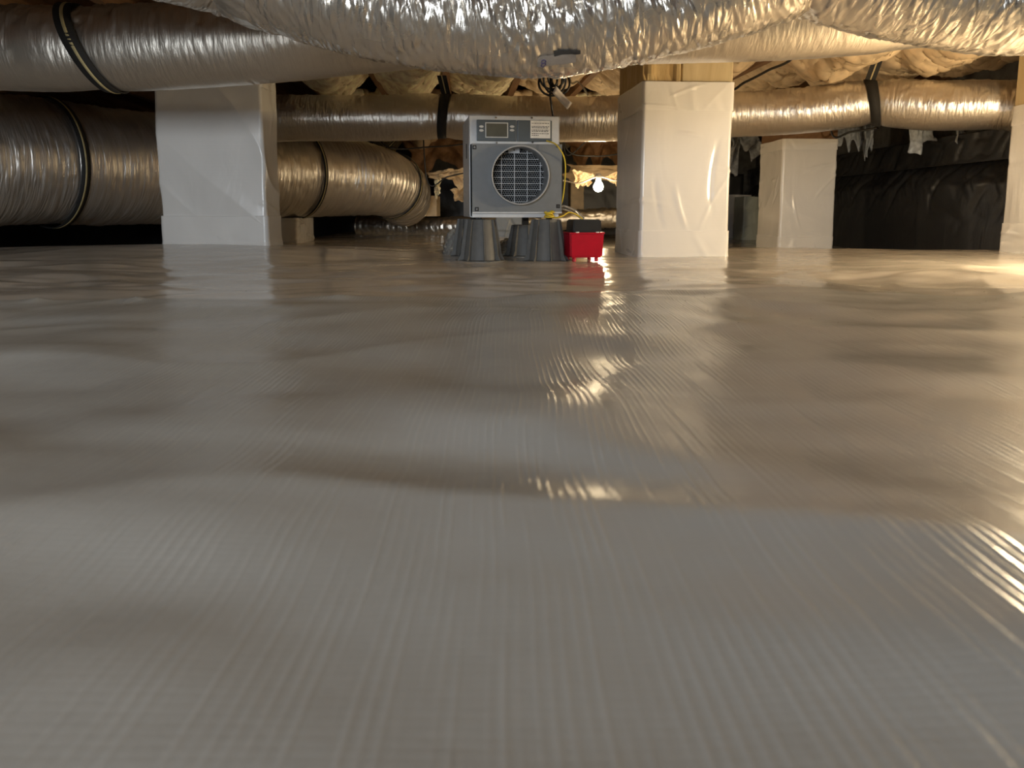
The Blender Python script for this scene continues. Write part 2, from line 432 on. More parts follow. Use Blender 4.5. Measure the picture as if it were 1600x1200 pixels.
# D : the middle duct behind the dehumidifier and the centre pier
rD = .112
pD = [(-1.62, 4.12, .60)] + [tuple(at(px, py, yy)) for px, py, yy in ((430, 186, 4), (500, 184, 4), (600, 184, 4), (694, 182, 4), (800, 186, 4), (920, 186, 4), (1060, 182, 4), (1160, 178, 3.98), (1260, 173, 3.9), (1365, 161, 3.8), (1460, 165, 3.68), (1580, 165, 3.54))] + [(2.33, 3.50, .585)]
D = Duct(pD, [rD], 800, 110, crumple(61, .004, .0035, .0012, 22., .02, low=.22, cut=.05))
ld1, ld2 = D.lx(at(694, 182, 4).x), D.lx(at(1365, 161, 3.8).x)
D.R = rD*(1-.10*np.exp(-((D.L-ld1)/.05)**2)-.13*np.exp(-((D.L-ld2)/.05)**2))
tag(D.build('flexible_duct', M_foil_mid), 'foil duct crossing behind the dehumidifier and the centre pier', 'duct')
strap(D, ld1, .046, .004, 'black strap on the middle duct, left above the dehumidifier', .01, .05, tuple(at(690, 118, 3.97)))
strap(D, ld2, .050, .004, 'black strap pinching the middle duct, right of the centre pier', -.02, .05, (at(1372, 118, 3.8).x, 3.78, .93))
# E : low duct far at the back
pE = [at(560, 352, 6.6), at(640, 355, 6.5), at(700, 354, 6.4), at(800, 348, 6.35), at(930, 341, 6.3), at(1010, 338, 6.3), at(1100, 330, 6.4)]
E = Duct([tuple(p) for p in pE], [.082], 260, 60, crumple(81, .004, .006, .003, 22., .02))
tag(E.build('flexible_duct', M_foil), 'thin foil duct low in the far background behind the dehumidifier', 'duct')
# print on duct A : the figure 8 and a dark bar
def on_duct(name, D, l0, th0, V2, Fc, mat, parent, off=.012):
    V = D.surf(l0 + V2[:, 0], th0 + V2[:, 1]/rA, .0, True); 
    nrm = D.surf(l0 + V2[:, 0], th0 + V2[:, 1]/rA, .0025, True)
    return mesh(name, nrm, Fc, mat, parent, False)
def proj(P):
    dx, dy, dz = P[0], P[1], P[2]-H
    dd = dy*math.cos(PITCH)-dz*math.sin(PITCH)
    return 800+F*dx/dd, YP-F*(dz*math.cos(PITCH)+dy*math.sin(PITCH))/dd
def theta_at(D, l, py):
    ths = np.linspace(.6*pi, 1.05*pi, 120); ys = [proj(D.surf(l, t, 0., False))[1] for t in ths]
    return float(np.interp(py, ys[:int(np.argmax(ys))], ths[:int(np.argmax(ys))]))
M_ink = plain('print_ink', (.10, .08, .16), .6); M_print = plain('print_bar', (.05, .045, .04), .6); M_patch = plain('print_patch', (.34, .29, .24), .45)

def patch(name, px0, px1, py0, py1, slant, mat, parent, off, n=14):
    U, W = np.meshgrid(np.linspace(0, 1, n), np.linspace(0, 1, n), indexing='ij')
    Lg = np.zeros_like(U); Tg = np.zeros_like(U)
    for i in range(n):
        for j in range(n):
            Lg[i, j] = l_at(A, px0+(px1-px0)*U[i, j]); Tg[i, j] = theta_at(A, Lg[i, j], py0+(py1-py0)*W[i, j]+slant*U[i, j])
    P = A.surf(Lg, Tg, off)
    return mesh(name, P.reshape(-1, 3), gridfaces(n, n)[:, ::-1], mat, parent)
lab = patch('printed_patch', 839, 884, 88, 103, -5, M_patch, ductA, .0022)
patch('printed_bar', 859, 889, 82, 88, -4, M_print, lab, .0030)
cu = bpy.data.curves.new('eight', 'FONT'); cu.body = '8'; cu.size = 1; cu.align_x = 'CENTER'; cu.align_y = 'CENTER'
to = bpy.data.objects.new('eight', cu); COL.objects.link(to); dg_ = bpy.context.evaluated_depsgraph_get(); dg_.update()
tm = bpy.data.meshes.new_from_object(to.evaluated_get(dg_)); bpy.data.objects.remove(to)
V = np.array([v.co[:] for v in tm.vertices]); Fc = [list(p.vertices) for p in tm.polygons]
l8 = l_at(A, 846.5); t8 = theta_at(A, l8, 97)
mesh('printed_figure', A.surf(l8+V[:, 0]*.022, t8-V[:, 1]*.026/rA, .0036), Fc, M_ink, lab, False)

# ------------------------------------------------------------------ wrapped piers
def ring_pts(w, d, r, n):
    """n points round a rounded rectangle centred at the origin, ordered, plus arc length"""
    segs = []; pts = []
    P = 2*(w+d-4*r)+2*pi*r
    for k in range(n):
        s_ = k/n*P
        for (x0, y0, x1, y1, a0) in ((-w/2+r, -d/2, w/2-r, -d/2, -pi/2), (w/2, -d/2+r, w/2, d/2-r, 0), (w/2-r, d/2, -w/2+r, d/2, pi/2), (-w/2, d/2-r, -w/2, -d/2+r, pi)):
            ln = math.hypot(x1-x0, y1-y0)
            if s_ <= ln:
                f = s_/ln; nx, ny = math.cos(a0), math.sin(a0)
                pts.append((x0+(x1-x0)*f, y0+(y1-y0)*f, nx, ny)); break
            s_ -= ln
            if s_ <= pi/2*r:
                a = a0 + s_/r; nx, ny = math.cos(a), math.sin(a)
                cx, cy = x1 - r*math.cos(a0), y1 - r*math.sin(a0)
                pts.append((cx+r*nx, cy+r*ny, nx, ny)); break
            s_ -= pi/2*r
    return np.array(pts)
def shell(name, w, d, z0, z1, mat, parent, seed, amp=.006, r=.012, n=300, nz=130, flare=0., off=0., fold=1., thick=.002, cre=26, diag=.7):
    P = ring_pts(w+2*off, d+2*off, r+off, n); n = len(P)
    zz = np.linspace(z0, z1, nz)
    Z, K = np.meshgrid(zz, np.arange(n), indexing='ij')
    x, y, nx, ny = [P[K, i] for i in range(4)]
    sx, sy = x*1, y*1
    dg = (sx+sy)*4 + Z*3.2
    D_ = amp*(fbm(sx*4, sy*4, Z*2.5, seed, 2)-.5)*1.5
    D_ = D_ + fold*amp*diag*(ridge(dg*.7+2*vn(sx*3, sy*3, Z*3, seed+9), (sx-sy)*1.6+Z*2., 0, seed+3, 2.)-.35)
    fl = flare*np.clip(1-(Z-z0)/.05, 0, 1)**2
    rc = random.Random(seed*7+1); Sp = np.arange(n)/n*2*(w+d); Sg = Sp[K]
    for _ in range(int(cre*fold)):
        s0, zc, a_ = rc.uniform(0, 2*(w+d)), rc.uniform(z0, z1), rc.choice((rc.uniform(-.35, .35), rc.uniform(.6, 2.2)))
        ln, wd, am = rc.uniform(.04, .14), rc.uniform(.005, .015), amp*rc.choice((-1, 1))*rc.uniform(.3, .75)
        e = Sg-s0; e = np.where(e > w+d, e-2*(w+d), np.where(e < -(w+d), e+2*(w+d), e)); g_ = Z-zc
        al_ = e*math.cos(a_)+g_*math.sin(a_); ac = -e*math.sin(a_)+g_*math.cos(a_)+.8*al_*al_
        D_ = D_ + am*np.exp(-(ac/wd)**2-(al_/ln)**4)
    V = np.stack([x+nx*(D_+fl), y+ny*(D_+fl), Z+.006*fold*(vn(sx*6, sy*6, 0, seed+7)-.5)*((Z-z0) > .8*(z1-z0))], -1)
    top = V[-1].copy(); top[:, 0] -= nx[-1]*.02; top[:, 1] -= ny[-1]*.02
    V = np.concatenate([V, top[None]])
    return mesh(name, V.reshape(-1, 3), gridfaces(nz+1, n, True)[:, ::-1], mat, parent)
def pier(px_front_left, base_z, X0, Y0, w, d, rz, ztop, label, seed, blocks=None, low=.10, top=.08, amp=.005, flare=.012, woodtop=.93, mat=None, band=True, cre=26, diag=.7):
    """front-left corner at X0, Y0"""
    root = empty('wrapped_pier', (0, 0, 0), rz)
    c = Matrix.Rotation(rz, 3, 'Z') @ Vector((w/2, d/2, 0))
    root.location = (X0+c.x, Y0+c.y, base_z); tag(root, label, 'pier')
    hgt = ztop-base_z
    shell('wrap', w, d, -.03, hgt, mat or M_white, root, seed, amp, flare=0, cre=cre, diag=diag)
    if band:
        shell('skirt', w, d, -.03, low, M_whiteband, root, seed+100, amp*.6, flare=flare, off=.004, nz=40, fold=.6)
        shell('top_band', w, d, hgt-top, hgt+.003, M_whiteband, root, seed+200, amp*.5, off=.003, nz=40, fold=.8)
    if blocks:
        for (f0, f1, z1, m) in blocks:
            bm = bmesh.new(); bm_box(bm, -w/2+w*f0+.002, -w/2+w*f1-.002, -d/2+.01, d/2-.01, hgt-.06, z1-base_z, .004, 1)
            if m is M_block2:      # broken, splintered face
                bmesh.ops.subdivide_edges(bm, edges=bm.edges[:], cuts=10, use_grid_fill=True)
                for v in bm.verts:
                    if v.co.y < -d/2+.014: v.co.y += .016*float(ridge(v.co.x*28, v.co.z*16, 0, 77, 1.)) - .006
            bm_obj('wood_block', bm, m, root)
    return root
gz = lambda x, y: float(fz(x, y))
# left pier
p = at(255, 385, 3.1)
pier(0, gz(p.x+.2, 3.2)-.002, p.x, 3.1, .42, .19, 0, .75, 'grey-lit wrapped pier at left, standing before the trunk duct', 5, low=.115, top=.10, amp=.0045, cre=8, diag=1.5)
# centre pier
p = at(999, 400, 2.92)
M_block2 = wood('pine_block_rough', (.55, .36, .14), (.80, .62, .32), 18, (1, 1, .3))
pier(0, gz(p.x+.2, 3.1), p.x, 2.92, .345, .40, .095, .64, 'warmly lit wrapped pier right of the red pump, wood blocks on top', 15,
     [(.0, .42, .91, M_block2), (.42, 1.0, .91, M_block)], low=.10, top=.10, amp=.006)
# right pier at the picture edge
pier(0, gz(2.1, 3.1), 2.086, 2.88, .28, .42, 0, .60, 'wrapped pier cut off by the right edge of the picture', 25, [(.0, 1., .91, M_block)], low=.12, top=.08, amp=.006)
# back pier
p = at(1216, 386, 4.75)
pier(0, gz(p.x+.1, 4.9), p.x, 4.75, .335, .42, .01, .60, 'dim wrapped pier beneath the middle duct, beside the black sheeting', 35, [(0, 1., .91, M_joist)], low=.10, top=.06, amp=.006)
# pier half hidden behind the left one
pier(0, gz(-1.5, 4.8), at(465, 380, 4.7).x-.41, 4.7, .41, .40, 0, .13, 'low wrapped pier stub peeking out behind the left pier', 45, low=.06, top=.03, amp=.008, band=False)
# far piers
pier(0, gz(-.1, 6.2), at(774, 360, 5.8).x, 5.8, .24, .3, 0, .50, 'far blue-grey pier seen beneath the dehumidifier', 55, low=.08, band=False, mat=poly('blue_grey_poly', (.22, .25, .29), .35, .2))
pier(0, gz(1.9, 7.2), at(1160, 370, 7.0).x, 7.0, .34, .3, 0, .30, 'far greenish grey pier in the gap right of the centre pier', 65, low=.08, band=False, mat=poly('grey_green_poly', (.52, .56, .50), .35, .3))
pier(0, gz(1.7, 7.6), at(1118, 370, 7.6).x, 7.6, .34, .3, 0, .33, 'far bright white pier in the gap right of the centre pier', 75, low=.08, band=False)
pier(0, gz(.5, 7.0), at(893, 370, 7.0).x-.02, 6.9, .12, .3, 0, .46, 'far tan panel pier beside the glowing bulb', 85, low=.08, band=False, mat=M_kraft)

# ------------------------------------------------------------------ black sheeting on the right and left walls
def sheet(name, fn, nu, nv, mat, parent=None, thick=.003):
    """fn(u, v) -> point arrays; a thin closed sheet"""
    U, V_ = np.meshgrid(np.linspace(0, 1, nu), np.linspace(0, 1, nv), indexing='ij')
    P = fn(U, V_)
    du = np.gradient(P, axis=0); dv = np.gradient(P, axis=1)
    nn = np.cross(du, dv); nn /= np.linalg.norm(nn, axis=-1)[..., None]+1e-12
    Q = P + nn*thick
    V = np.concatenate([P.reshape(-1, 3), Q.reshape(-1, 3)]); k = nu*nv
    Fc = np.concatenate([gridfaces(nu, nv)[:, ::-1], gridfaces(nu, nv, off=k)]).tolist()
    b = [i*nv for i in range(nu)] + [(nu-1)*nv+j for j in range(1, nv)] + [i*nv+nv-1 for i in range(nu-2, -1, -1)] + [j for j in range(nv-2, 0, -1)]
    for a, c in zip(b, b[1:]+b[:1]): Fc.append([a, c, c+k, a+k])
    return mesh(name, V, Fc, mat, parent)
def lower_sheet(u, v):
    y = 2.6+5.4*u; z = -.15+.585*v
    lean = .09*np.clip((v-.78)/.22, 0, 1)**1.5
    x = 2.40 + lean + .010*(fbm(y*2.2, z*3, 0, 90, 3)-.5) + .020*(ridge(y*7+z*5, z*5-y, 0, 91, 2.)-.4)*np.clip((v-.3)/.5, 0, 1) + .014*(ridge(y*16-z*9, z*7, 0, 93, 3.)-.4)*np.clip((v-.6)/.3, 0, 1)
    return np.stack([x, y, z+.012*(vn(y*2.5, 0, 0, 94)-.5)*v], -1)
tag(sheet('wall_sheeting', lower_sheet, 420, 60, M_black), 'black plastic sheeting draped down the right foundation wall', 'plastic sheet')
def upper_sheet(u, v):
    y = 2.6+5.4*u; z = .425+.16*v
    x = 2.44 + .02*(fbm(y*3, z*4, 0, 95, 3)-.5) + .010*(ridge(y*13+z*10, z*8, 0, 96, 2.5)-.4)
    return np.stack([x, y, z], -1)
tag(sheet('wall_sheeting', upper_sheet, 360, 24, M_black), 'narrow black plastic strip along the top of the right wall sheeting', 'plastic sheet')
def back_sheet(u, v):
    x = -3.6+6.0*u; z = -.25+.80*v
    y = 8.12 - .03*(fbm(x*2, z*3, 0, 97, 3)) - .01*ridge(x*6+z*3, z*4, 0, 98, 2.)
    return np.stack([x, y, z], -1)
tag(sheet('wall_sheeting', back_sheet, 160, 24, M_black), 'black plastic sheeting on the far end wall', 'plastic sheet')
def left_sheet(u, v):
    x = -3.65 + (0)*u; y = 2.2+5.8*u; z = -.25+.8*v
    x = -3.64 + .03*fbm(y*2, z*3, 0, 99, 3)
    return np.stack([x, y, z], -1)
tag(sheet('wall_sheeting', left_sheet, 120, 20, M_black), 'black plastic sheeting in the dark beneath the trunk duct', 'plastic sheet')

# ------------------------------------------------------------------ insulation between the joists
def batt(bay, ya, yb, sag, mat, label, seed, z0=ZJ-.005, rag=.02, shift=0., wsc=1.):
    xa, xb = JX[bay]+.024, JX[bay+1]-.024
    def fn(u, v):
        y = ya+(yb-ya)*v + rag*(vn(u*7, v*0+seed, 0, seed)-.5)*np.where(v > .5, 1, -1)*2
        m = (xa+xb)/2+shift; x = m + (xb-xa)/2*wsc*(2*u-1) - .0666*(y-4)
        pr = np.clip(np.sin(pi*u), 0, 1)**.75
        e = np.clip(np.minimum(v, 1-v)/.06, 0, 1)**.5
        z = z0 + .075 - (sag+.06)*pr*e*(.0+2.0*fbm(x*3.2, y*3.4, 0, seed+1, 3)) - .02*pr*(ridge(x*9+y*3, y*7, 0, seed+2, 2.)-.4) - .030*(fbm(x*17, y*17, 0, seed+3, 2)-.5) - .012*(vn(x*55, y*55, 0, seed+4)-.5)
        return np.stack([x, y, z], -1)
    o = sheet('insulation_batt', fn, 60, max(24, int((yb-ya)*80)), mat, None, -.03)
    return tag(o, label, 'insulation', 'insulation batts between the joists')
batt(5, 3.0, 4.55, .07, M_fluff, 'fluffy yellow insulation batt above the trunk duct, nearest the left pier', 201)
batt(6, 3.0, 4.75, .085, M_fluff, 'fluffy yellow insulation batt left of the strap above the middle duct', 211)
batt(7, 3.1, 5.2, .05, M_fluff, 'insulation batt bulging left of the black cable coil', 221)
batt(8, 3.1, 5.0, .02, M_kraft, 'paper-faced insulation batt behind the black cable coil', 231)
batt(9, 3.4, 5.0, .05, M_kraft, 'insulation batt hidden mostly by the centre pier', 241)
batt(10, 3.2, 5.1, .035, M_kraft, 'sagging paper-faced batt just right of the centre pier', 251)
batt(11, 3.0, 5.0, .045, M_kraft, 'sagging paper-faced batt left of the pinching strap', 261)
batt(12, 3.0, 4.7, .05, M_kraft, 'torn paper-faced batt right of the pinching strap', 271)
batt(13, 3.0, 4.4, .0, M_kraft, 'paper-faced batt above the right picture edge', 281)
for k, (b, lbl) in enumerate(((5, 'dim far insulation batt above the trunk duct elbow'), (6, 'dim far insulation batt above the cardboard box'), (7, 'dim far insulation batt straight behind the dehumidifier'), (8, 'dim far insulation batt above the glowing bulb'), (9, 'dim far insulation batt hidden behind the centre pier'), (10, 'dim far insulation batt above the gap right of the centre pier'), (11, 'dim far insulation batt above the back pier'))):
    batt(b, 5.4+.1*(k % 3), 7.9, .10+.03*(k % 2), M_kraft if k % 2 else M_fluff, lbl, 300+10*k, rag=.08)
# torn flaps and tufts
def flap(name, quad, Yd, mat, label, cat, seed, amp=.05, rag=.25, group=None, n=26, thick=.004, tilt=0.):
    q = [at(px, py, Yd) for px, py in quad]
    def fn(u, v):
        w = rag*(vn(u*6+seed, v*0, 0, seed)-.5); v2 = v*(1+w*1.6) ; u2 = .5+(u-.5)*(1+rag*(vn(v*6, u*0+seed, 0, seed+5)-.5)*1.6)
        a = np.array(q[0])[None, None]*((1-u2)*(1-v2))[..., None]+np.array(q[1])[None, None]*(u2*(1-v2))[..., None]+np.array(q[2])[None, None]*(u2*v2)[..., None]+np.array(q[3])[None, None]*((1-u2)*v2)[..., None]
        a[..., 1] += amp*(fbm(u*3.1, v*3.1, 0, seed+2, 3)-.5)*2 + tilt*v + amp*.4*ridge(u*5+v*3, v*2, 0, seed+4, 2.)
        a[..., 2] += amp*.3*(vn(u*5, v*5, 0, seed+3)-.5)
        return a
    return tag(sheet(name, fn, n, n, mat, None, thick), label, cat, group)
flap('paper_flap', [(893, 264), (930, 272), (922, 290), (900, 290)], 5.3, M_kraft, 'torn lit insulation paper left of the glowing bulb', 'insulation', 401, .05)
flap('paper_flap', [(946, 276), (976, 264), (976, 292), (956, 286)], 5.3, M_kraft, 'torn lit insulation paper right of the glowing bulb', 'insulation', 411, .05)
flap('paper_flap', [(884, 258), (980, 258), (980, 278), (884, 280)], 5.9, M_kraft, 'long paper facing hanging behind the glowing bulb', 'insulation', 421, .06)
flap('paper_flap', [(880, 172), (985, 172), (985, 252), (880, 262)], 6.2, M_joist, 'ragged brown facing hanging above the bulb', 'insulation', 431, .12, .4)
flap('paper_flap', [(670, 268), (725, 262), (722, 290), (676, 284)], 5.6, M_kraft, 'torn insulation paper hanging left of the dehumidifier', 'insulation', 441, .06, .5)
flap('paper_flap', [(678, 280), (690, 280), (686, 306), (680, 306)], 5.5, M_fluff, 'thin insulation shred dangling left of the dehumidifier', 'insulation', 451, .03, .5)
flap('paper_flap', [(706, 296), (732, 292), (732, 318), (708, 312)], 5.8, M_kraft, 'crumpled insulation paper low beside the dehumidifier', 'insulation', 461, .06, .5)
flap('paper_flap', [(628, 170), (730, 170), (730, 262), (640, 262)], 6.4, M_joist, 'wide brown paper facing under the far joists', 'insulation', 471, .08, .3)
for k, (qd, Yd) in enumerate([([(1310, 138), (1345, 138), (1350, 236), (1304, 232)], 5.2), ([(1350, 132), (1368, 132), (1368, 242), (1352, 240)], 5.1), ([(1418, 140), (1466, 140), (1462, 232), (1420, 240)], 4.5), ([(1498, 136), (1512, 136), (1504, 228), (1496, 232)], 4.3)]):
    flap('insulation_tuft', qd, Yd, M_grey_fluff, ['pale insulation tuft nearest the back pier, above the black sheeting', 'narrow pale insulation tuft below the pinching strap', 'widest pale insulation tuft hanging over the black sheeting', 'small pale insulation wisp hanging furthest right'][k], 'insulation', 501+10*k, .07, .24)
flap('paper_flap', [(1146, 176), (1184, 176), (1184, 246), (1146, 250)], 6.2, M_grey_fluff, 'grey insulation scraps above the gap right of the centre pier', 'insulation', 551, .08, .6)

# ------------------------------------------------------------------ dehumidifier
K = .00217
M_case = plain('case_grey', (.62, .64, .66), .38, .1, .03)
M_cover = plain('cover_grey', (.175, .185, .19), .45, 0, .03)
M_panel = plain('panel_grey', (.085, .105, .12), .4, 0, .03)
M_lcd = plain('lcd', (.10, .105, .09), .12, 0, .04)
M_btn = plain('button', (.60, .61, .60), .4)
M_label = plain('white_label', (.78, .77, .73), .5)
M_screw = plain('screw_steel', (.62, .61, .58), .25, 1.)
M_blackp = plain('black_plastic', (.018, .018, .018), .4)
M_wire = plain('grille_wire', (.66, .67, .68), .35, .3)
M_dark = plain('cavity_black', (.012, .012, .012), .7)
M_yellow = plain('yellow_cable', (.72, .52, .03), .45)
M_riser = plain('riser_grey', (.135, .132, .122), .5, 0, .05)
M_red = plain('red_plastic', (.50, .004, .022), .32, 0, .03)
M_tag = plain('paper_tag', (.80, .74, .68), .6)
DY = 2.64
d0 = at(804, 407, DY)
deh = tag(empty('dehumidifier', (d0.x, DY, 0), math.radians(7.5)), 'grey dehumidifier with round intake grille standing on four risers', 'dehumidifier')
def lx(px): return (px-804)*K
def lz(py): return (407-py)*K
def dbox(name, x0, x1, y0, y1, ya, yb, mat, parent=deh, bev=.002):
    """pixel rectangle x0..x1, y0..y1 (top, bottom); depth ya..yb local"""
    return box(name, lx(x0), lx(x1), ya, yb, lz(y1), lz(y0), mat, parent, bev)
DD = .30
# case: shell with an open front behind the cover
bm = bmesh.new()
xa, xb, za, zb = lx(733.5), lx(874.5), lz(338), lz(183)
bm_box(bm, xa, xa+.004, .0, DD, za, zb, .0012, 1); bm_box(bm, xb-.004, xb, .0, DD, za, zb, .0012, 1)
bm_box(bm, xa, xb, .0, DD, zb-.004, zb, .0012, 1); bm_box(bm, xa, xb, .0, DD, za, za+.004, .0012, 1)
bm_box(bm, xa, xb, DD-.004, DD, za, zb, .0012, 1); bm_box(bm, xa, xb, 0, .004, lz(227), zb, .0012, 1)
case = bm_obj('case', bm, M_case, deh)
box('handle_slot', xa-.001, xa+.002, .10, .13, lz(245), lz(222), M_dark, case, .0008)
dbox('base_rail', 737, 873, 331.5, 338.5, -.010, .02, M_case, deh, .0015)
pn = dbox('control_panel', 745, 806.5, 190, 222, -.008, .004, M_panel, deh, .003)
pc = dbox('panel_cover', 807.5, 862, 190, 222, -.009, .004, M_panel, deh, .003)
dbox('bezel', 758, 793.5, 194, 217, -.0088, -.004, M_btn, pn, .001)
dbox('display', 759.5, 792, 195.5, 215.5, -.0095, -.004, M_lcd, pn, .001)
for (bx_, by_) in ((752, 200.5), (752, 206.3), (799.5, 200), (799.5, 205.5)):
    bm = bmesh.new(); bmesh.ops.create_cone(bm, cap_ends=True, segments=20, radius1=1, radius2=.9, depth=1)
    bmesh.ops.scale(bm, vec=(.0080, .0042, .004), verts=bm.verts); bmesh.ops.rotate(bm, matrix=Matrix.Rotation(pi/2, 3, 'X'), verts=bm.verts)
    bmesh.ops.translate(bm, vec=(lx(bx_), -.0095, lz(by_)), verts=bm.verts); bm_obj('button', bm, M_btn, pn)
lb_ = dbox('label', 828, 859, 190.5, 217, -.0100, -.008, M_label, pc, .0004)
bm = bmesh.new()
rnd = random.Random(4)
for (ry, x1) in ((194.5, 857), (199.3, 857), (201.3, 856), (204.6, 857), (206.6, 856.5), (210, 857), (212.7, 841)):
    x = 830.
    while x < x1:
        e = min(x1, x+rnd.uniform(1.2, 4)); bm_box(bm, lx(x), lx(e), -.0104, -.0099, lz(ry+.55), lz(ry-.45)); x = e+.8
tag(bm_obj('print', bm, M_print, lb_), kind='stuff')
def screw(px, py, y=-.002, r=.0042, parent=deh):
    bm = bmesh.new(); bmesh.ops.create_cone(bm, cap_ends=True, segments=14, radius1=r, radius2=r*.75, depth=.003)
    bmesh.ops.rotate(bm, matrix=Matrix.Rotation(pi/2, 3, 'X'), verts=bm.verts); bmesh.ops.translate(bm, vec=(lx(px), y-.0012, lz(py)), verts=bm.verts)
    s_ = bm_obj('screw', bm, M_screw, parent)
    bm = bmesh.new(); bm_box(bm, lx(px)-r*.7, lx(px)+r*.7, y-.0031, y-.0024, lz(py)-.0006, lz(py)+.0006); bm_box(bm, lx(px)-.0006, lx(px)+.0006, y-.0031, y-.0024, lz(py)-r*.7, lz(py)+r*.7)
    bm_obj('slot', bm, M_dark, s_)
for a in ((775, 186.5), (831, 185.8), (776, 224.2), (832, 222.8)): screw(*a, y=0.)
# intake cover with a round hole
cx_, cz_, R_ = lx(810.3), lz(274), 44.2*K
X0_, X1_, Z0_, Z1_ = lx(737), lx(877), lz(330.5), lz(226.3)
nA = 96; th = np.arange(nA)/nA*2*pi
def rect_pt(t):
    c, s_ = math.cos(t), math.sin(t); k = 1e9
    if c > 1e-9: k = min(k, (X1_-cx_)/c)
    if c < -1e-9: k = min(k, (X0_-cx_)/c)
    if s_ > 1e-9: k = min(k, (Z1_-cz_)/s_)
    if s_ < -1e-9: k = min(k, (Z0_-cz_)/s_)
    return cx_+k*c, cz_+k*s_
ang = sorted(list(th)+[math.atan2(z-cz_, x-cx_) % (2*pi) for x in (X0_, X1_) for z in (Z0_, Z1_)])
nA = len(ang); V = []
for (yy, inset) in ((-.020, .0), (.004, 0.)):
    for t in ang: V.append((cx_+R_*math.cos(t), yy, cz_+R_*math.sin(t)))
    for t in ang:
        x, z = rect_pt(t); V.append((x, yy, z))
Fc = []
for j in range(nA):
    k = (j+1) % nA
    Fc += [[j, k, nA+k, nA+j], [2*nA+j, 3*nA+j, 3*nA+k, 2*nA+k], [nA+j, nA+k, 3*nA+k, 3*nA+j], [j, 2*nA+j, 2*nA+k, k]]
cover = mesh('intake_cover', V, Fc, M_cover, deh, False)
dbox('lip', 737, 877.5, 329.8, 332, -.024, .0, M_case, cover, .0008)
# collar
prof = [(R_+.0005, .0), (R_+.0015, -.045), (R_-.001, -.046), (R_-.003, -.044), (R_-.003, .05)]
V = []; nv = 80
for r, y in prof:
    for t in np.arange(nv)/nv*2*pi: V.append((cx_+r*math.cos(t), y, cz_+r*math.sin(t)))
mesh('collar', V, gridfaces(len(prof), nv, True), M_cover, deh, True)
V = []
for r, y in ((R_+.0018, -.043), (R_+.0022, -.0475), (R_-.0012, -.0485), (R_-.0032, -.046)):
    for t in np.arange(nv)/nv*2*pi: V.append((cx_+r*math.cos(t), y, cz_+r*math.sin(t)))
mesh('collar_rim', V, gridfaces(4, nv, True), plain('rim_grey', (.36, .37, .38), .4), deh, True)
for a in ((741, 232), (744, 325.5), (871.5, 321)): 
    bm = bmesh.new(); bm_box(bm, lx(a[0]-3.2), lx(a[0]+3.2), -.0206, -.018, lz(a[1]+3.2), lz(a[1]-3.2), .001, 1); wl = bm_obj('screw_well', bm, M_dark, cover); screw(a[0], a[1], -.0205, .0042, cover)
screw(869, 230, -.0202, .0042, cover)
# cavity, honeycomb filter and wire grille
box('cavity_back', X0_+.01, X1_-.01, .085, .088, Z0_+.005, Z1_-.005, M_dark, deh)
hb = bmesh.new(); hr = .0046
ny_ = int(2*R_/(hr*1.5))+2
for r in range(-ny_//2, ny_//2+1):
    for c in range(-22, 23):
        x = c*hr*1.732+(r % 2)*hr*.866; z = r*hr*1.5
        if x*x+z*z > (R_*1.12)**2: continue
        for k in range(3):
            a0, a1 = pi/6+k*pi/3, pi/6+(k+1)*pi/3
            p0 = Vector((cx_+x+hr*math.cos(a0), 0, cz_+z+hr*math.sin(a0))); p1 = Vector((cx_+x+hr*math.cos(a1), 0, cz_+z+hr*math.sin(a1)))
            t = (p1-p0).normalized(); q = Vector((-t.z, 0, t.x))*.0005
            vs = [hb.verts.new(p+e+Vector((0, y, 0))) for y in (.060, .066) for p, e in ((p0, q), (p1, q), (p1, -q), (p0, -q))]
            for f in ((0, 1, 2, 3), (0, 4, 5, 1), (2, 6, 7, 3)): hb.faces.new([vs[i] for i in f])
tag(bm_obj('honeycomb_filter', hb, plain('filter_grey', (.30, .31, .32), .4, .3), deh), kind='stuff')
for dx in (-.054, -.0094, .035, .080):
    x = cx_+dx; hh = math.sqrt(max(0, (R_*1.02)**2-dx**2))
    box('grille_bar', x-.0010, x+.0010, .0345, .0365, cz_-hh, cz_+hh, M_wire, deh)
for k in range(9):
    z = cz_ + .0775 - k*.0205
    hh = math.sqrt(max(0, (R_*1.02)**2-(z-cz_)**2))
    box('grille_bar', cx_-hh, cx_+hh, .0325, .0345, z-.0009, z+.0009, M_wire, deh)
br = box('sensor_bracket', lx(796), lx(814), .030, .036, lz(239), lz(229), M_case, deh, .001)
screw(805, 234, .0295, .003, br)
for (px, yb) in ((749, .03), (862, .03), (749, .25), (862, .25)):
    box('foot', lx(px)-.010, lx(px)+.010, yb, yb+.02, lz(341.5), lz(337), M_blackp, deh, .002)
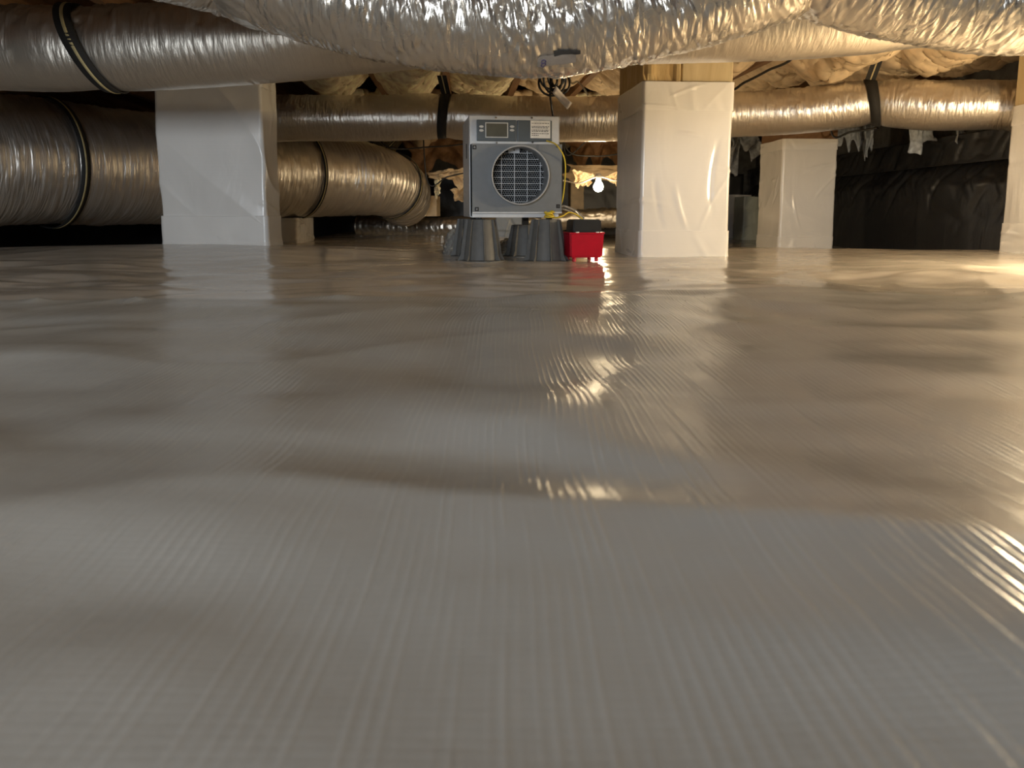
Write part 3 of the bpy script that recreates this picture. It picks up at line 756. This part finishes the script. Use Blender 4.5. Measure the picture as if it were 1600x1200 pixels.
# risers : finned plastic cones
def riser(px, yl, label, top=341.5):
    base = deh.matrix_world
    ang_ = math.radians(7.5); x = lx(px)
    wx = d0.x + math.cos(ang_)*x - math.sin(ang_)*yl; wy = DY + math.sin(ang_)*x + math.cos(ang_)*yl
    z0 = gz(wx, wy) - .002
    ht = lz(top) - z0
    o = tag(empty('riser_stand', (wx, wy, z0), .2), label, 'riser', 'risers under the dehumidifier')
    lathe('cone', [(.064, .0), (.062, .006), (.0455, ht-.002), (.0445, ht)], 32, M_riser, o, True)
    lathe('flange', [(.084, 0), (.084, .0035), (.064, .006)], 32, M_riser, o, False)
    bm = bmesh.new()
    vs = [(.058, 0), (.083, .003), (.0715, .024), (.0690, .05), (.0525, ht-.001), (.044, ht-.001)]
    a = [bm.verts.new((r, -.0013, z)) for r, z in vs]; b = [bm.verts.new((r, .0013, z)) for r, z in vs]
    bm.faces.new(a); bm.faces.new(b[::-1])
    for i in range(len(vs)): j = (i+1) % len(vs); bm.faces.new((a[i], b[i], b[j], a[j]))
    f0 = bm_obj('fin', bm, M_riser, o)
    for k in range(1, 8):
        f = f0.copy(); COL.objects.link(f); f.parent = o; f.rotation_euler = (0, 0, k*pi/4)
    return o
riser(753, .045, 'finned grey riser cone under the front left of the dehumidifier')
riser(858, .045, 'finned grey riser cone beside the red pump')
riser(747, .30, 'finned grey riser cone at the rear left, half hidden')
riser(842, .31, 'finned grey riser cone at the rear right, seen between the front ones', 352)
box('rear_post', lx(842)-.012, lx(842)+.012, .295, .318, lz(352), lz(337), M_blackp, deh, .002)

# ------------------------------------------------------------------ red condensate pump
pp = at(917, 405, 2.62)
pm = tag(empty('condensate_pump', (pp.x, 2.62, gz(pp.x, 2.68)+.001), math.radians(9)), 'red condensate pump with black motor top beside the dehumidifier', 'pump')
def taper_box(name, w0, w1, d0_, d1_, z0, z1, mat, parent, bev=.004, open_top=False):
    bm = bmesh.new(); bm_box(bm, -.5, .5, 0, 1, 0, 1)
    for v in bm.verts:
        t = v.co.z; ww = w0+(w1-w0)*t; dd = d0_+(d1_-d0_)*t
        v.co = Vector((v.co.x*ww, (v.co.y-.5)*dd + d1_/2, z0+(z1-z0)*t))
    bmesh.ops.bevel(bm, geom=bm.edges[:], offset=bev, segments=2, affect='EDGES')
    return bm_obj(name, bm, mat, parent)
tk = taper_box('tank', .112, .120, .125, .135, .014, .098, M_red, pm, .005)
box('rim', -.0615, .0615, -.002, .137, .094, .0995, M_red, pm, .0015)
for x in (-.040, .038):
    for y in (.018, .115):
        f = lathe('foot', [(.0065, 0), (.007, .002), (.007, .018)], 12, M_red, pm); f.location = (x, y, 0)
mt = taper_box('motor_cover', .100, .096, .11, .10, .099, .143, M_blackp, pm, .004)
for k, (x, h) in enumerate(((-.012, .03), (.012, .024), (.024, .02), (.034, .018))):
    box('vent_rib', x-.002, x+.002, .0, .014, .104, .104+h, M_blackp, mt, .0006)
for x in (-.034, .036): 
    o = lathe('clip', [(.011, .098), (.011, .1015), (.006, .103)], 16, M_tag, pm); o.location = (x, .008, 0)
# tubes, wires
o = tube('drain_tube', [at(868, 322, 2.70), at(884, 323, 2.70), at(900, 330, 2.69), at(912, 342, 2.69)], .0042, M_clear); tag(o, 'upper clear drain tube running from dehumidifier into the red pump', 'tube')
o = tube('drain_tube', [at(866, 330, 2.68), at(880, 327, 2.68), at(897, 333, 2.67), at(908, 342, 2.68)], .0032, M_clear); tag(o, 'lower clear drain tube running from dehumidifier into the red pump', 'tube')
o = tube('yellow_wire', [at(854, 220, 2.645), at(866, 224, 2.62), at(874, 232, 2.61), at(881, 245, 2.63), at(883.5, 262, 2.64), at(882, 290, 2.65), at(879, 312, 2.66), at(874, 326, 2.68)], .0022, M_yellow, n=60); tag(o, 'yellow signal wire looping down the right side of the dehumidifier', 'wire')
pts = []
for k in range(60):
    t = k/59; a = t*4.2*2*pi; cx0 = at(858.5, 335, 2.615)
    pts.append((cx0.x+.0165*math.cos(a)*(.85+.15*math.sin(a*.37)), 2.625+.013*math.sin(a), cx0.z+.010-.020*t+.002*math.sin(a*1.3)))
pts += [tuple(at(870, 340, 2.61)), tuple(at(880, 337, 2.62)), tuple(at(889, 332, 2.64)), tuple(at(900, 335, 2.66)), tuple(at(910, 342, 2.68))]
o = tube('yellow_wire', pts, .0024, M_yellow, n=260, nv=6); tag(o, 'coiled yellow wire tucked under the dehumidifier, trailing to the pump', 'wire')
# black cable coil with white tag
cr = tag(empty('power_cable', tuple(at(866, 122, 2.78))), 'black cable coil hanging from the joists above the dehumidifier', 'cable')
o0 = cr.location
for k in range(7):
    ex = .016+.010*(k % 4); hh = .050+.006*((k*3) % 5); sx = (k-3)*.0045
    pts = []
    for t in np.linspace(0, 2*pi, 26):
        pts.append((sx+ex*math.sin(t)+.010*math.sin(t*.5+k), .004*k-.012+.006*math.sin(2*t+k), .020-hh*(1-math.cos(t))*.62+.012))
    tube('cable_loop', pts, .0038, M_blackp, cr, n=60, nv=7)
tube('hanging_lead', [(-.008, 0, .02), (-.014, .0, -.05), (-.008, .0, -.10), (.000, .02, -.145), (.004, .05, -.20)], .0035, M_blackp, cr, n=40)
tube('hang_loop', [(.0, 0, .02), (.004, .005, .06), (.0, .0, .155)], .004, M_blackp, cr, n=12)
tq = [at(869, 134, 2.75), at(893.5, 161, 2.75), at(886.5, 171, 2.76), at(863, 145, 2.76)]
tgo = sheet('cable_tag', lambda u, v: (lambda a: a + np.stack([0*u, .010*np.sin(pi*u), 0*u], -1))(np.array(tq[0])*((1-u)*(1-v))[..., None]+np.array(tq[1])*(u*(1-v))[..., None]+np.array(tq[2])*(u*v)[..., None]+np.array(tq[3])*((1-u)*v)[..., None]), 8, 4, M_tag, cr, .0008)
tgo.data.transform(Matrix.Translation(-o0))
o = tube('torn_strip', [(at(886, 90, 3.2).x, 3.2, ZJ+.01), at(890, 122, 3.2), at(903, 128, 3.2), at(912, 138, 3.2), at(919, 149, 3.2)], .004, M_fluff); tag(o, 'thin yellow strip dangling right of the black cable coil', 'strip')

# ------------------------------------------------------------------ cables under the joists
o = tube('joist_cable', [(at(1120, 120, 3.8).x, 3.8, ZJ+.01), at(1140, 137, 3.75), at(1165, 128, 3.65), at(1200, 110, 3.5), at(1240, 88, 3.3), (at(1252, 70, 3.2).x, 3.2, ZJ+.01)], .006, M_blackp); tag(o, 'black cable along the joist just right of the centre pier', 'cable')
o = tube('joist_cable', [(at(1296, 160, 4.6).x, 4.6, ZJ+.01), at(1300, 209, 4.6), at(1330, 206, 4.5), at(1372, 200, 4.3)], .006, M_blackp); tag(o, 'black cable under the middle duct beside the back pier', 'cable')
for k, q in enumerate([[(600, 226), (680, 229), (735, 224)], [(668, 283), (700, 276), (735, 268)], [(885, 232), (930, 244), (985, 238)], [(884, 240), (915, 222), (930, 214)]]):
    o = tube('loose_wire', [(at(q[0][0]-8, 200, 5.3+.1*k).x, 5.3+.1*k, ZJ+.01)] + [at(px, py, 5.3+.1*k) for px, py in q], .005, M_blackp)
    tag(o, ['dark wire strung left of the dehumidifier under the far joists', 'dark wire slanting past the torn paper left of the dehumidifier', 'dark wire drooping above the glowing bulb', 'dark wire rising steeply above the glowing bulb'][k], 'wire')

# ------------------------------------------------------------------ bulbs
def emit(name, col, st):
    n = N(name); n.set(Base_Color=(1, 1, 1), Emission_Color=col, Emission_Strength=st); return n.m
def bulb(loc, st, label, r=.030, cordpts=None):
    root = tag(empty('light_bulb', loc), label, 'light bulb')
    lathe('glass', [(.003, -r), (r*.5, -r*.87), (r*.87, -r*.5), (r, 0), (r*.87, r*.5), (r*.6, r*.95), (r*.42, r*1.3)], 20, emit('bulb_glow', (1, .78, .48), st), root)
    lathe('socket', [(.0135, r*1.2), (.017, r*1.35), (.019, r*2.4), (.014, r*2.7)], 16, M_blackp if cordpts is None else M_tag, root)
    if cordpts:
        c = tube('cord', cordpts, .004, M_tag, root, n=40); c.data.transform(Matrix.Translation(-Vector(loc)))
    return root
bl = at(935, 292, 5.0)
bulb(tuple(bl), BULB_FAR, 'bare glowing bulb hanging beyond the red pump', .032, [at(880, 282, 5.05), at(905, 286, 5.02), at(935, 276, 5.0), at(965, 282, 5.05), at(1000, 270, 5.1), (at(1010, 200, 5.1).x, 5.1, ZJ+.01)])
NEAR = (1.80, 2.15, .38)
bulb(NEAR, BULB_NEAR, 'warm work bulb hung from the joists outside the right edge', .032, [(NEAR[0], NEAR[1], NEAR[2]+.08), (NEAR[0], NEAR[1], ZJ), (NEAR[0]-.3, NEAR[1]+.3, ZJ)])

# ------------------------------------------------------------------ clutter on and near the floor
cb = at(640, 338, 6.0); ce = at(682, 306, 6.0)
bx0 = tag(box('cardboard_box', cb.x, ce.x, 6.0, 6.3, cb.z, ce.z, M_kraft), 'brown cardboard box resting on the thin far duct', 'box')
def clump(name, c, rx, ry, rz_, mat, label, cat, seed):
    def fn(u, v):
        a = 2*pi*u; b = v*pi/2*.98
        r = .55+.9*ridge(np.cos(a)*2+np.cos(b)*2, np.sin(a)*2+np.sin(b)*1.5, 0, seed, 1.2)
        x = c[0]+rx*np.cos(a)*np.cos(b)*r; y = c[1]+ry*np.sin(a)*np.cos(b)*r; z = c[2]+rz_*np.sin(b)*r
        return np.stack([x, y, z], -1)
    return tag(sheet(name, fn, 46, 18, mat, None, .0012), label, cat)
q = at(803, 392, 3.05); clump('clear_plastic', (q.x, 3.02, gz(q.x, 3.02)-.01), .07, .06, .055, M_clear, 'crumpled clear plastic between the riser cones', 'plastic sheet', 601)
q = at(716, 392, 2.95); clump('clear_plastic', (q.x, 2.98, gz(q.x, 2.98)-.01), .05, .05, .08, M_clear, 'crumpled clear plastic beside the left riser cone', 'plastic sheet', 611)
# dirt specks on the liner
V = []; Fc = []; rnd = random.Random(12)
for k in range(240):
    if k < 150: x, y = rnd.gauss(.85, .28), rnd.gauss(1.32, .16)
    elif k < 190: x, y = rnd.uniform(-1.2, 1.2), rnd.uniform(.8, 2.4)
    else: x, y = rnd.gauss(.3, .2), max(.8, rnd.gauss(1.2, .25))
    s_ = rnd.uniform(.0005, .0013)*min(1.2, y); z = gz(x, y)+.004
    b = len(V); V += [(x+s_, y, z), (x-s_*.6, y+s_, z), (x-s_*.7, y-s_, z), (x, y, z+s_*1.3)]
    Fc += [[b, b+1, b+3], [b+1, b+2, b+3], [b+2, b, b+3], [b, b+2, b+1]]
tag(mesh('dirt_specks', V, Fc, plain('dirt', (.05, .035, .025), .9), None, False), 'tiny dark crumbs of dirt scattered over the liner', 'dirt', kind='stuff')
